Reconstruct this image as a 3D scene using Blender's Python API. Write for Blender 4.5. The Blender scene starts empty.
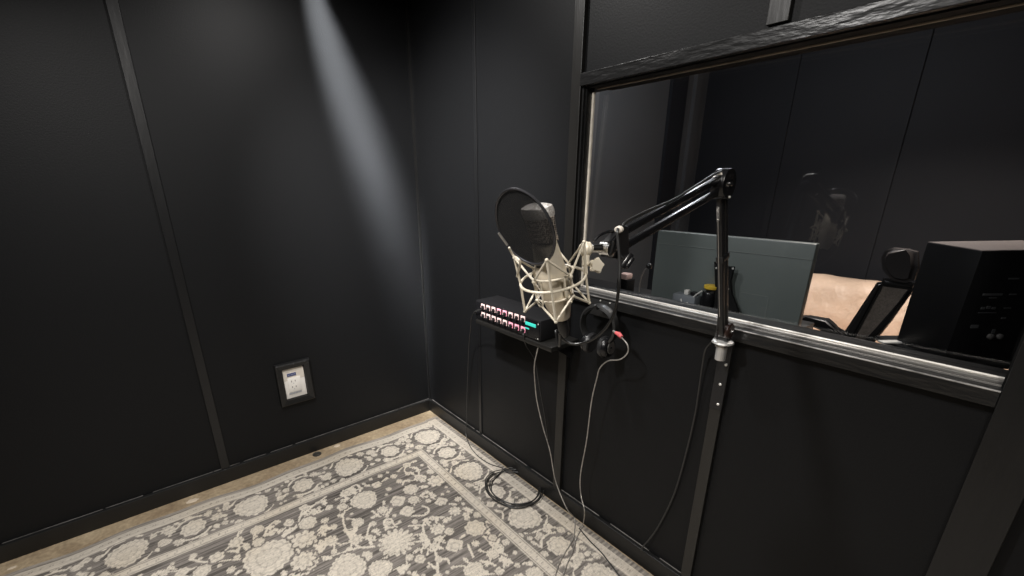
import bpy, bmesh, math, random
import numpy as np
from mathutils import Vector, Matrix
random.seed(7); rng = np.random.default_rng(11)
PI = math.pi
scene = bpy.context.scene
COL = scene.collection

# ------------------------------------------------------------------ camera
FPX = 451.26; PX, PY = 466.82, 336.93
YAW, PITCH, ROLL = 0.9558, -0.3441, -0.0276
CAM = Vector((-1.4140, -2.4671, 1.5450))
_F = Vector((math.cos(PITCH)*math.cos(YAW), math.cos(PITCH)*math.sin(YAW), math.sin(PITCH)))
_R0 = Vector((math.sin(YAW), -math.cos(YAW), 0)); _U0 = _R0.cross(_F)
_R = _R0*math.cos(ROLL) + _U0*math.sin(ROLL); _U = -_R0*math.sin(ROLL) + _U0*math.cos(ROLL)
cd = bpy.data.cameras.new('camera'); cam = bpy.data.objects.new('camera', cd); COL.objects.link(cam)
cd.sensor_width = 36; cd.lens = FPX/1024*36; cd.clip_start = .02
cd.shift_x = -(PX-512)/1024; cd.shift_y = (PY-288)/1024
cam.matrix_world = Matrix(((_R.x, _U.x, -_F.x, CAM.x), (_R.y, _U.y, -_F.y, CAM.y), (_R.z, _U.z, -_F.z, CAM.z), (0, 0, 0, 1)))
scene.camera = cam

def ray(x, y): return _R*((x-PX)/FPX) - _U*((y-PY)/FPX) + _F
def at(x, y, d): return CAM + ray(x, y)*d                     # point at depth d
def on_x(x, y, X): r = ray(x, y); return CAM + r*((X-CAM.x)/r.x)
def on_y(x, y, Y): r = ray(x, y); return CAM + r*((Y-CAM.y)/r.y)
def on_z(x, y, Z): r = ray(x, y); return CAM + r*((Z-CAM.z)/r.z)

# ------------------------------------------------------------------ materials
def mat(name, col, rough=.5, metal=0., spec=.5, noise=0., nscale=20., bump=0., bscale=200., emit=None, estr=0., stretch=None, coat=0.):
    m = bpy.data.materials.new(name); m.use_nodes = True
    nt = m.node_tree; b = nt.nodes['Principled BSDF']
    b.inputs['Base Color'].default_value = (*col, 1); b.inputs['Roughness'].default_value = rough
    b.inputs['Metallic'].default_value = metal; b.inputs['Specular IOR Level'].default_value = spec
    b.inputs['Coat Weight'].default_value = coat
    tc = nt.nodes.new('ShaderNodeTexCoord'); vec = tc.outputs['Object']
    if stretch:
        mp = nt.nodes.new('ShaderNodeMapping'); mp.inputs['Scale'].default_value = stretch
        nt.links.new(vec, mp.inputs['Vector']); vec = mp.outputs['Vector']
    n = nt.nodes.new('ShaderNodeTexNoise'); n.inputs['Scale'].default_value = nscale; n.inputs['Detail'].default_value = 5
    nt.links.new(vec, n.inputs['Vector'])
    cr = nt.nodes.new('ShaderNodeValToRGB')
    a = noise if noise else .04
    cr.color_ramp.elements[0].position = .3; cr.color_ramp.elements[1].position = .7
    cr.color_ramp.elements[0].color = (*[c*(1-a) for c in col], 1); cr.color_ramp.elements[1].color = (*[min(1, c*(1+a)) for c in col], 1)
    nt.links.new(n.outputs['Fac'], cr.inputs['Fac']); nt.links.new(cr.outputs['Color'], b.inputs['Base Color'])
    if bump:
        n2 = nt.nodes.new('ShaderNodeTexNoise'); n2.inputs['Scale'].default_value = bscale; n2.inputs['Detail'].default_value = 3
        nt.links.new(vec, n2.inputs['Vector'])
        bp = nt.nodes.new('ShaderNodeBump'); bp.inputs['Strength'].default_value = bump; bp.inputs['Distance'].default_value = .004
        nt.links.new(n2.outputs['Fac'], bp.inputs['Height']); nt.links.new(bp.outputs['Normal'], b.inputs['Normal'])
    if emit:
        b.inputs['Emission Color'].default_value = (*emit, 1); b.inputs['Emission Strength'].default_value = estr
    return m

M = {}
M['wall'] = mat('wall_paint', (.0054, .0057, .0064), .50, spec=.22, noise=.06, nscale=1.5, bump=.10, bscale=160)
M['batten'] = mat('batten_paint', (.0110, .0104, .0095), .38, spec=.6, noise=.10, nscale=9, bump=.2, bscale=60, stretch=(1, 1, .2))
M['batten_dark'] = mat('batten_paint_dark', (.0058, .0060, .0066), .36, spec=.5, noise=.10, nscale=9, bump=.2, bscale=60, stretch=(1, 1, .2))
M['base'] = mat('baseboard_paint', (.0075, .0075, .0075), .40, spec=.45, noise=.15, nscale=6, bump=.12, bscale=60)
M['trim'] = mat('trim_gloss_paint', (.0090, .0090, .0092), .30, spec=.5, noise=.2, nscale=8, bump=.5, bscale=70, stretch=(1, .25, 1))
M['chip'] = mat('bare_plaster_edge', (.30, .29, .27), .7, noise=.4, nscale=30)
M['ceil'] = mat('ceiling_paint', (.03, .03, .03), .8)
M['black'] = mat('satin_black', (.010, .010, .011), .38, spec=.5)
M['gloss'] = mat('gloss_black', (.007, .007, .008), .27, spec=.5)
M['rubber'] = mat('black_rubber', (.018, .018, .018), .36, spec=.7)
M['matte'] = mat('matte_black', (.007, .007, .007), .8, spec=.2)
M['chrome'] = mat('chrome', (.75, .75, .74), .18, metal=1, noise=.05)
M['alu'] = mat('brushed_aluminium', (.42, .405, .385), .38, metal=.75, noise=.2, nscale=60, stretch=(1, .1, 1))
M['rim'] = mat('dark_steel_rim', (.10, .10, .11), .25, metal=.8)
M['steel'] = mat('satin_steel', (.80, .79, .77), .42, metal=.75)
M['worn'] = mat('worn_edge', (.28, .27, .26), .4, metal=.4, noise=.7, nscale=60, stretch=(1, .35, 1))
M['alustop'] = mat('bright_aluminium', (.80, .77, .72), .35, metal=.35, noise=.15, nscale=60, stretch=(1, .1, 1))
M['stop'] = mat('pale_glazing_stop', (.62, .57, .49), .45, noise=.12, nscale=30)
M['stopdark'] = mat('tan_glazing_tape', (.26, .22, .17), .5, noise=.2, nscale=30)
M['nickel'] = mat('satin_nickel', (.76, .69, .57), .36, metal=.5, noise=.05)
M['cream'] = mat('cream_enamel', (.62, .565, .46), .35, spec=.5)
M['screw'] = mat('zinc_screw', (.75, .74, .70), .35, metal=.4)
M['silver_cable'] = mat('silver_cable', (.40, .375, .345), .32, metal=.45, noise=.35, nscale=60)
M['pink'] = mat('pink_tape', (.85, .16, .17), .5)
M['palepink'] = mat('pale_pink', (.95, .68, .62), .5)
M['cell'] = mat('lit_button', (.70, .52, .50), .4, emit=(1, .62, .62), estr=.16)
M['cellpink'] = mat('lit_button_pink', (.75, .35, .42), .4, emit=(1, .25, .42), estr=.35)
M['teal'] = mat('teal_display', (.04, .42, .36), .3, emit=(.05, .75, .58), estr=.45)
M['plate'] = mat('white_plastic', (.80, .77, .72), .35)
M['plate2'] = mat('warm_white_plastic', (.62, .57, .50), .4)
M['blue'] = mat('blue_label', (.015, .035, .16), .4)
M['slot'] = mat('grey_slot', (.16, .15, .14), .6)
M['line'] = mat('grey_line', (.33, .34, .36), .5)
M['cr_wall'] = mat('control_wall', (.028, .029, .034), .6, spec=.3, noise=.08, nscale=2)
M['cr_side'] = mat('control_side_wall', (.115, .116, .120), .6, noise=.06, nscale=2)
M['desk'] = mat('dark_desk', (.016, .015, .015), .45, noise=.2, nscale=8)
M['monitor'] = mat('grey_green_plastic', (.145, .165, .157), .42, noise=.05, nscale=6)
M['monline'] = mat('grey_green_ridge', (.22, .24, .23), .4)
M['leather'] = mat('tan_leather', (.76, .56, .42), .5, noise=.10, nscale=6, bump=.5, bscale=9)
for _n in M['leather'].node_tree.nodes:
    if _n.type == 'BUMP': _n.inputs['Distance'].default_value = .05
M['meshback'] = mat('chair_mesh', (.24, .20, .17), .7, noise=.25, nscale=120)
M['chair'] = mat('chair_plastic', (.014, .013, .013), .4)
M['headrest'] = mat('headrest_leather', (.035, .030, .029), .42)
M['speaker'] = mat('speaker_cabinet', (.004, .004, .0045), .5, spec=.3)
M['speaklit'] = mat('speaker_top_lit', (.36, .30, .28), .4)  # pale colour stands in for lamp light on the black cabinet's top
M['print'] = mat('grey_print', (.10, .10, .10), .6)
M['yellow'] = mat('yellow_ring', (.75, .50, .05), .4)
M['greybox'] = mat('grey_plastic', (.20, .215, .23), .5)
M['whitecable'] = mat('white_cable', (.70, .68, .64), .5)
M['pads'] = mat('ear_pad_vinyl', (.020, .020, .021), .35, bump=.1)
M['paint_spot'] = mat('dried_paint', (.62, .52, .40), .6, noise=.2)
M['disc'] = mat('dark_metal_disc', (.075, .070, .062), .45, metal=.5, noise=.3, nscale=40)

def glass_mat():
    m = bpy.data.materials.new('window_glass'); m.use_nodes = True; nt = m.node_tree
    nt.nodes.remove(nt.nodes['Principled BSDF']); out = nt.nodes['Material Output']
    tr = nt.nodes.new('ShaderNodeBsdfTransparent'); tr.inputs['Color'].default_value = (.90, .91, .92, 1)
    gl = nt.nodes.new('ShaderNodeBsdfGlossy'); gl.inputs['Roughness'].default_value = .015
    fr = nt.nodes.new('ShaderNodeFresnel'); ge = nt.nodes.new('ShaderNodeNewGeometry'); mr = nt.nodes.new('ShaderNodeMapRange'); mr.inputs['To Min'].default_value = 1.6; mr.inputs['To Max'].default_value = 1/1.6
    nt.links.new(ge.outputs['Backfacing'], mr.inputs['Value']); nt.links.new(mr.outputs['Result'], fr.inputs['IOR'])
    mx = nt.nodes.new('ShaderNodeMixShader')
    nt.links.new(fr.outputs[0], mx.inputs[0]); nt.links.new(tr.outputs[0], mx.inputs[1]); nt.links.new(gl.outputs[0], mx.inputs[2])
    nt.links.new(mx.outputs[0], out.inputs['Surface']); return m
M['glass'] = glass_mat()

def gauze_mat(name, alpha, col):
    m = bpy.data.materials.new(name); m.use_nodes = True; nt = m.node_tree
    b = nt.nodes['Principled BSDF']; b.inputs['Base Color'].default_value = (*col, 1); b.inputs['Roughness'].default_value = .7
    tr = nt.nodes.new('ShaderNodeBsdfTransparent'); mx = nt.nodes.new('ShaderNodeMixShader'); mx.inputs[0].default_value = alpha
    out = nt.nodes['Material Output']
    nt.links.new(tr.outputs[0], mx.inputs[1]); nt.links.new(b.outputs[0], mx.inputs[2]); nt.links.new(mx.outputs[0], out.inputs['Surface'])
    return m
M['gauze'] = gauze_mat('black_gauze', .66, (.004, .004, .0045))

def grille_mat():
    m = bpy.data.materials.new('wire_mesh_grille'); m.use_nodes = True; nt = m.node_tree
    b = nt.nodes['Principled BSDF']; b.inputs['Metallic'].default_value = .6; b.inputs['Roughness'].default_value = .35
    tc = nt.nodes.new('ShaderNodeTexCoord'); v = nt.nodes.new('ShaderNodeTexVoronoi'); v.inputs['Scale'].default_value = 290
    v.inputs['Randomness'].default_value = .35
    cr = nt.nodes.new('ShaderNodeValToRGB'); cr.color_ramp.elements[0].position = .34; cr.color_ramp.elements[1].position = .70
    cr.color_ramp.elements[0].color = (.015, .013, .012, 1); cr.color_ramp.elements[1].color = (.95, .82, .72, 1)
    nt.links.new(tc.outputs['Object'], v.inputs['Vector']); nt.links.new(v.outputs['Distance'], cr.inputs['Fac'])
    nt.links.new(cr.outputs['Color'], b.inputs['Base Color'])
    bp = nt.nodes.new('ShaderNodeBump'); bp.inputs['Strength'].default_value = .6; bp.inputs['Distance'].default_value = .002
    nt.links.new(v.outputs['Distance'], bp.inputs['Height']); nt.links.new(bp.outputs['Normal'], b.inputs['Normal'])
    return m
M['grille'] = grille_mat()

def floor_mat():
    m = bpy.data.materials.new('stained_concrete'); m.use_nodes = True; nt = m.node_tree
    b = nt.nodes['Principled BSDF']; b.inputs['Roughness'].default_value = .55
    tc = nt.nodes.new('ShaderNodeTexCoord')
    n1 = nt.nodes.new('ShaderNodeTexNoise'); n1.inputs['Scale'].default_value = 5; n1.inputs['Detail'].default_value = 8; n1.inputs['Roughness'].default_value = .65
    n2 = nt.nodes.new('ShaderNodeTexNoise'); n2.inputs['Scale'].default_value = 55; n2.inputs['Detail'].default_value = 4
    nt.links.new(tc.outputs['Object'], n1.inputs['Vector']); nt.links.new(tc.outputs['Object'], n2.inputs['Vector'])
    c1 = nt.nodes.new('ShaderNodeValToRGB')
    c1.color_ramp.elements[0].position = .3; c1.color_ramp.elements[0].color = (.25, .18, .11, 1)
    c1.color_ramp.elements[1].position = .7; c1.color_ramp.elements[1].color = (.50, .40, .265, 1)
    c2 = nt.nodes.new('ShaderNodeValToRGB')
    c2.color_ramp.elements[0].position = .35; c2.color_ramp.elements[0].color = (.75, .75, .75, 1)
    c2.color_ramp.elements[1].position = .7; c2.color_ramp.elements[1].color = (1.12, 1.12, 1.12, 1)
    nt.links.new(n1.outputs['Fac'], c1.inputs['Fac']); nt.links.new(n2.outputs['Fac'], c2.inputs['Fac'])
    mx = nt.nodes.new('ShaderNodeMix'); mx.data_type = 'RGBA'; mx.blend_type = 'MULTIPLY'; mx.inputs['Factor'].default_value = 1
    nt.links.new(c1.outputs['Color'], mx.inputs['A']); nt.links.new(c2.outputs['Color'], mx.inputs['B'])
    nt.links.new(mx.outputs['Result'], b.inputs['Base Color']); return m
M['floor'] = floor_mat()

# ------------------------------------------------------------------ mesh helpers
def basis(axis):
    a = Vector(axis).normalized(); t = Vector((0, 0, 1)) if abs(a.z) < .9 else Vector((1, 0, 0))
    u = t.cross(a).normalized(); return u, a.cross(u), a
def box(bm, c, hx, hy, hz, X=(1, 0, 0), Y=(0, 1, 0), Z=(0, 0, 1), bev=0., seg=2):
    c = Vector(c); X, Y, Z = Vector(X), Vector(Y), Vector(Z)
    v = [bm.verts.new(c + X*hx*a + Y*hy*b + Z*hz*d) for a in (-1, 1) for b in (-1, 1) for d in (-1, 1)]
    fs = [bm.faces.new([v[i] for i in q]) for q in ((0, 1, 3, 2), (4, 6, 7, 5), (0, 4, 5, 1), (2, 3, 7, 6), (0, 2, 6, 4), (1, 5, 7, 3))]
    if bev:
        es = list({e for f in fs for e in f.edges}); bmesh.ops.bevel(bm, geom=es, offset=bev, segments=seg, profile=.5, affect='EDGES')
    return bm
def bx(bm, lo, hi, bev=0.):
    lo, hi = Vector(lo), Vector(hi); c = (lo+hi)/2; h = (hi-lo)/2
    return box(bm, c, h.x, h.y, h.z, bev=bev)
def smooth_path(p, n=8, closed=False):
    p = [Vector(q) for q in p]; out = []; N = len(p)
    for i in range(N if closed else N-1):
        p0 = p[(i-1) % N] if closed or i > 0 else p[0]*2-p[1]; p1 = p[i]; p2 = p[(i+1) % N]
        p3 = p[(i+2) % N] if closed or i+2 < N else p2*2-p1
        for k in range(n):
            t = k/n
            out.append(.5*((2*p1)+(p2-p0)*t+(2*p0-5*p1+4*p2-p3)*t*t+(3*p1-p0-3*p2+p3)*t**3))
    if not closed: out.append(p[-1])
    return out
def tube(bm, p, r, seg=8, closed=False):
    p = [Vector(q) for q in p]; N = len(p); rs = r if isinstance(r, (list, tuple)) else [r]*N
    tang = []
    for i in range(N):
        a = p[(i+1) % N] if closed or i < N-1 else p[i]; b = p[(i-1) % N] if closed or i > 0 else p[i]
        tang.append((a-b).normalized())
    u, v, _ = basis(tang[0]); rings = []
    for i in range(N):
        t = tang[i]; u = (u - t*u.dot(t)).normalized(); v = t.cross(u)
        rings.append([bm.verts.new(p[i] + (u*math.cos(2*PI*k/seg)+v*math.sin(2*PI*k/seg))*rs[i]) for k in range(seg)])
    for i in range(N if closed else N-1):
        a, b = rings[i], rings[(i+1) % N]
        off = 0
        if closed and i == N-1:
            off = min(range(seg), key=lambda o: sum((a[k].co-b[(k+o) % seg].co).length for k in range(seg)))
        for k in range(seg): bm.faces.new((a[k], a[(k+1) % seg], b[(k+1+off) % seg], b[(k+off) % seg]))
    if not closed:
        bm.faces.new(rings[0][::-1]); bm.faces.new(rings[-1])
    return bm
def lathe(bm, prof, o, axis, seg=24, su=1., sv=1., u=None, v=None):
    """prof: list of (radius, height); closed with caps"""
    uu, vv, a = basis(axis)
    if u is not None: uu, vv = Vector(u), Vector(v)
    o = Vector(o); rings = []
    for r, h in prof:
        r = max(r, 1e-5)
        rings.append([bm.verts.new(o + a*h + uu*(r*su*math.cos(2*PI*k/seg)) + vv*(r*sv*math.sin(2*PI*k/seg))) for k in range(seg)])
    for i in range(len(rings)-1):
        for k in range(seg): bm.faces.new((rings[i][k], rings[i][(k+1) % seg], rings[i+1][(k+1) % seg], rings[i+1][k]))
    bm.faces.new(rings[0][::-1]); bm.faces.new(rings[-1]); return bm
def cyl(bm, a, b, r, seg=16, bev=.12):
    a, b = Vector(a), Vector(b); L = (b-a).length; e = min(r, L)*bev
    return lathe(bm, [(r-e, 0), (r, e), (r, L-e), (r-e, L)], a, b-a, seg)
def sphere(bm, c, r, seg=16, axis=(0, 0, 1), sq=1.):
    return lathe(bm, [(r*math.sin(PI*i/10), -r*sq*math.cos(PI*i/10)) for i in range(11)], c, axis, seg)
def prism(bm, poly, o, u, v, n, th, bev=0.):
    o, u, v, n = Vector(o), Vector(u), Vector(v), Vector(n)
    lo = [bm.verts.new(o+u*a+v*b) for a, b in poly]; hi = [bm.verts.new(o+u*a+v*b+n*th) for a, b in poly]
    f1 = bm.faces.new(lo[::-1]); f2 = bm.faces.new(hi); N = len(poly)
    fs = [f1, f2]+[bm.faces.new((lo[i], lo[(i+1) % N], hi[(i+1) % N], hi[i])) for i in range(N)]
    if bev: bmesh.ops.bevel(bm, geom=list({e for f in (f1, f2) for e in f.edges}), offset=bev, segments=2, affect='EDGES')
    return bm
def loft(bm, rings, closed=True, caps=True):
    vs = [[bm.verts.new(p) for p in r] for r in rings]; n = len(vs[0])
    for i in range(len(vs)-1):
        for k in range(n): bm.faces.new((vs[i][k], vs[i][(k+1) % n], vs[i+1][(k+1) % n], vs[i+1][k]))
    if caps: bm.faces.new(vs[0][::-1]); bm.faces.new(vs[-1])
    return bm
def NB(): return bmesh.new()

WB = {}
def base_of(o): return WB.get(o, Vector((0, 0, 0)))
def link(name, bm, m, base, parent=None, smooth=35):
    bmesh.ops.recalc_face_normals(bm, faces=bm.faces[:])
    bmesh.ops.translate(bm, vec=-Vector(base), verts=bm.verts[:])
    me = bpy.data.meshes.new(name); bm.to_mesh(me); bm.free()
    if m: me.materials.append(m)
    if smooth:
        for p in me.polygons: p.use_smooth = True
        try: me.set_sharp_from_angle(angle=math.radians(smooth))
        except Exception: pass
    o = bpy.data.objects.new(name, me); COL.objects.link(o)
    if parent: o.parent = parent
    return o
def thing(name, label, cat, base, group=None):
    o = bpy.data.objects.new(name, None); o.empty_display_size = .05; COL.objects.link(o); o.location = base
    o['label'] = label; o['category'] = cat
    if group: o['group'] = group
    WB[o] = Vector(base); return o
def part(name, bm, m, par, label=None, smooth=35):
    o = link(name, bm, m, base_of(par), par, smooth); WB[o] = base_of(par)
    if label: o['label'] = label
    return o
def solo(name, bm, m, base, label, cat, group=None, smooth=35):
    o = link(name, bm, m, base, None, smooth); o.location = base
    o['label'] = label; o['category'] = cat
    if group: o['group'] = group
    WB[o] = Vector(base); return o
def struct(name, bm, m, parent=None, smooth=0):
    o = link(name, bm, m, (0, 0, 0), parent, smooth)
    if parent is None: o['kind'] = 'structure'
    return o
def framewall(bm, x0, x1, ya, yb, za, zb, hy0, hy1, hz0, hz1):
    """wall slab between x0 and x1 with a rectangular opening"""
    out = [(ya, za), (yb, za), (yb, zb), (ya, zb)]; inn = [(hy0, hz0), (hy1, hz0), (hy1, hz1), (hy0, hz1)]
    sp = lambda k, i, X: .09 if (k == 1 and X == x1 and i in (1, 2)) else 0.
    V = {(k, i, X): bm.verts.new((X, p[0]+sp(k, i, X), p[1])) for k, L in ((0, out), (1, inn)) for i, p in enumerate(L) for X in (x0, x1)}
    for i in range(4):
        j = (i+1) % 4
        for X in (x0, x1): bm.faces.new((V[0, i, X], V[0, j, X], V[1, j, X], V[1, i, X]))
        bm.faces.new((V[0, i, x0], V[0, j, x0], V[0, j, x1], V[0, i, x1])); bm.faces.new((V[1, i, x0], V[1, j, x0], V[1, j, x1], V[1, i, x1]))

# ------------------------------------------------------------------ room shell
H = 2.62; XW = -3.3; YN = -3.9                     # booth: x XW..0, y YN..0
OY0, OY1, OZ0, OZ1 = -2.425, -1.248, 1.088, 1.832  # window opening
CX, CY0, CY1 = 3.15, -3.9, 0.035                   # control room beyond
struct('floor', bx(NB(), (XW-.15, YN-.15, -.1), (0.16, .15, 0)), M['floor'])
struct('floor_control_room', bx(NB(), (.161, CY0-.15, -.1), (CX+.15, CY1+.15, 0)), M['desk'])
struct('ceiling', bx(NB(), (XW-.15, YN-.15, H), (CX+.15, .15, H+.1)), M['ceil'])
struct('wall_left', bx(NB(), (XW-.15, 0, 0), (0, .15, H)), M['wall'])
bm = NB(); framewall(bm, 0, .14, YN, .15, 0, H, OY0, OY1, OZ0, OZ1); struct('wall_right', bm, M['wall'])
struct('wall_back', bx(NB(), (XW-.15, YN-.15, 0), (CX+.15, YN, H)), M['wall'])
struct('wall_near', bx(NB(), (XW-.15, YN, 0), (XW, 0, H)), M['wall'])
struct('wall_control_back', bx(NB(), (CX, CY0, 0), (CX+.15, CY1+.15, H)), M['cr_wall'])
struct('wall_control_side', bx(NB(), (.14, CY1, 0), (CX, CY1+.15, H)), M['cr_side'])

bt = .020; bh = .084
struct('baseboard_left', bx(NB(), (XW, -bt, 0), (0, 0, bh), .003), M['base'])
struct('baseboard_right', bx(NB(), (-bt, YN, 0), (0, -bt, bh), .003), M['base'])
# chipped caulk line on top of the baseboards
bm = NB(); x = -.01
while x > -2.4:
    L = random.uniform(.10, .5); bx(bm, (x-L, -.0035, bh-.0005), (x, -.0002, bh+.0022)); x -= L+random.uniform(.0, .05)
cl = struct('trim_12', bm, mat('caulk_left', (.12, .115, .11), .6, noise=.5, nscale=18))
bm = NB(); y = -.03
while y > -2.6:
    L = random.uniform(.12, .5); bx(bm, (-.0035, y-L, bh-.0005), (-.0002, y, bh+.0022)); y -= L+random.uniform(.02, .07)
struct('trim_13', bm, mat('caulk_right', (.16, .15, .14), .6, noise=.5, nscale=18))

def batten_r(n, y, w, z0, z1, th=.012, m='batten'):
    return struct('trim_%d' % n, bx(NB(), (-th, y-w/2, z0), (0, y+w/2, z1), .0015), M[m])
batten_r(1, -.588, .022, bh, H, .006, 'batten_dark')
batten_r(2, -1.213, .044, bh, H, .018)
batten_r(3, -1.872, .036, bh, 1.040, .014)
batten_r(4, -1.853, .050, 1.880, H, .014)
batten_r(5, -2.468, .085, bh, H, .030, 'batten_dark')
struct('trim_6', bx(NB(), (-1.300-.020, -.012, bh), (-1.300+.020, 0, H), .0015), M['batten_dark'])
struct('trim_7', bx(NB(), (-.012, -.012, bh), (-.0002, -.0002, H)), M['base'])

# ------------------------------------------------------------------ window
win = bpy.data.objects.new('window_1', None); COL.objects.link(win); win['kind'] = 'structure'
part('head_casing', bx(NB(), (-.024, -2.425, 1.832), (0, -1.237, 1.872), .0015), M['trim'], win, smooth=0)
part('sill_apron', bx(NB(), (-.026, -2.425, 1.054), (0.0, -1.237, 1.0915), .0015), M['trim'], win, smooth=0)
part('jamb', bx(NB(), (0.0, OY1-.004, OZ0), (.040, OY1, OZ1)), M['trim'], win, smooth=0)
part('jamb', bx(NB(), (0.0, OY0, OZ0), (.139, OY0+.004, OZ1)), M['matte'], win)
part('head_lining', bx(NB(), (0.0, OY0+.004, OZ1-.004), (.139, OY1-.004, OZ1)), M['matte'], win)
part('casing_edge', bx(NB(), (-.012, -1.247, 1.0915), (0.002, -1.240, 1.832)), M['trim'], win, smooth=0)
part('sill', bx(NB(), (0.0, OY0+.004, OZ0), (.139, OY1-.004, OZ0+.004)), M['trim'], win, smooth=0)
part('sill_nosing', tube(NB(), [(-.0245, -2.424, 1.0905), (-.0245, -1.245, 1.0905)], .0024, 8), M['worn'], win)
part('sill_track', bx(NB(), (.004, OY0+.004, OZ0+.004), (.008, OY1-.004, OZ0+.0075)), M['alu'], win)
part('glazing_stop', bx(NB(), (.020, OY0+.004, OZ0+.004), (.038, OY1-.004, OZ0+.012), .002), M['alu'], win, 'metal stop along the bottom of the glass')
part('stop_bead', tube(NB(), [(.0375, OY0+.004, OZ0+.0135), (.0375, OY1-.004, OZ0+.0135)], .0028, 8), M['alustop'], win, 'bright bead along the glass')
part('glazing_stop', bx(NB(), (.026, OY1-.013, OZ0+.013), (.036, OY1-.004, OZ1-.018), .002), M['stop'], win, 'pale vertical stop')
part('glazing_stop', bx(NB(), (.052, OY0+.004, OZ1-.008), (.060, OY1-.004, OZ1-.004), .001), M['stopdark'], win, 'thin tan stop under the head')
GN = Vector((1, .054, -.036)).normalized(); gc = Vector((.088, (OY0+OY1)/2, (OZ0+OZ1)/2))
gy = Vector((-.054, 1, 0)).normalized(); gz = GN.cross(gy)
part('glass_pane', box(NB(), gc, .003, (OY1-OY0)/2-.005, (OZ1-OZ0)/2-.005, GN, gy, gz), M['glass'], win, smooth=0)

# ------------------------------------------------------------------ rug
RX1, RX0, RY1, RY0 = -.024, -2.46, -.118, -3.17
dg = .0046
nx = int((RX1-RX0)/dg)+1; ny = int((RY1-RY0)/dg)+1
xs = np.linspace(RX0, RX1, nx); ys = np.linspace(RY0, RY1, ny)
GXX, GYY = np.meshgrid(xs, ys)
T = np.zeros((ny, nx))            # 0 taupe ground .. 1 cream
dR = RX1-GXX; dB = RY1-GYY        # inset from right and back edges
dL = GXX-RX0; dN = GYY-RY0
D = np.minimum(np.minimum(dR, dB), np.minimum(dL, dN))
IN = .282; FI = .345              # inner guard from IN to FI
wob = lambda X, Y, k: np.sin(X*k+1.3*np.sin(Y*k*.7))*np.sin(Y*k*1.1+.8*np.sin(X*k*.9))
def win_(cx, cy, r):
    i0 = max(0, int((cx-r-RX0)/dg)-1); i1 = min(nx, int((cx+r-RX0)/dg)+3); j0 = max(0, int((cy-r-RY0)/dg)-1); j1 = min(ny, int((cy+r-RY0)/dg)+3)
    return slice(j0, max(j0, j1)), slice(i0, max(i0, i1))
def flower(cx, cy, R, typ, val=.93, rot=None, clearr=0):
    w = win_(cx, cy, R*1.6); X = GXX[w]-cx; Y = GYY[w]-cy
    if X.size == 0: return
    r = np.hypot(X, Y); th = np.arctan2(Y, X); ro = random.uniform(0, 6.28) if rot is None else rot
    if typ == 'p': k = random.choice((14, 16, 18)); e = R*(.90+.10*np.abs(np.sin(k/2*(th+ro)))+.06*np.cos(3*(th+ro)))
    elif typ == 'r': e = R*(.93+.07*np.cos(8*(th+ro)))
    elif typ == 's': e = R*(.66+.36*np.abs(np.cos(4*(th+ro)))**.8)
    elif typ == 'u':
        c = np.abs(np.cos(8*(th+ro))); e = R*(.62+.38*c**.7)
    else:
        e = R*(.60+.28*np.cos(th+ro)+.20*np.abs(np.cos(2.5*(th+ro)))); 
    t = T[w]
    if clearr: t[r < e*(1+clearr)+.006] = 0.02
    msk = r < e; q = r/np.maximum(e, 1e-6)
    # woven rings, petal lines and speckle inside the flower
    nr = {'p': 3, 'r': 2, 's': 1, 'u': 3, 'l': 1}[typ]
    v = val - .30*(np.abs(((q*nr) % 1)-.5) < .11)*(q > .18) - .16*(np.cos(10*(th+ro)+4*q) > .72)*(q > .3) - .10*rng.random(q.shape)
    if typ == 'p': v -= .07*(q < .45)
    t[msk] = v[msk]
def stroke(pts, w0, w1=None, val=.90):
    P = smooth_path([Vector((p[0], p[1], 0)) for p in pts], 14); w1 = w0 if w1 is None else w1; N = len(P)
    for i, p in enumerate(P):
        w = w0+(w1-w0)*i/max(1, N-1); s = win_(p.x, p.y, w*1.5)
        if GXX[s].size == 0: continue
        r = np.hypot(GXX[s]-p.x, GYY[s]-p.y); t = T[s]; t[r < w] = np.maximum(t[r < w], val)
def leaf(cx, cy, a, L, val=.88):
    w = win_(cx, cy, L*1.2); X = GXX[w]-cx; Y = GYY[w]-cy
    if X.size == 0: return
    u = X*math.cos(a)+Y*math.sin(a); v = -X*math.sin(a)+Y*math.cos(a)
    k = np.clip(u/L, 0, 1); m = (u > 0) & (u < L) & (np.abs(v) < L*.42*np.sin(PI*k)**.8*(1-.45*k)); t = T[w]; t[m] = val
def sprig(x, y, a, L, n=3):
    x2, y2 = x+L*math.cos(a), y+L*math.sin(a)
    stroke([(x, y), ((x+x2)/2+L*.14*math.cos(a+1.5), (y+y2)/2+L*.14*math.sin(a+1.5)), (x2, y2)], .0042, .0034)
    for i in range(n):
        f = .45+.55*i/max(1, n-1); px, py = x+L*f*math.cos(a), y+L*f*math.sin(a)
        for s in (-1, 1): leaf(px, py, a+s*random.uniform(.6, 1.1), L*random.uniform(.32, .45))
    leaf(x2, y2, a, L*.42)

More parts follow.
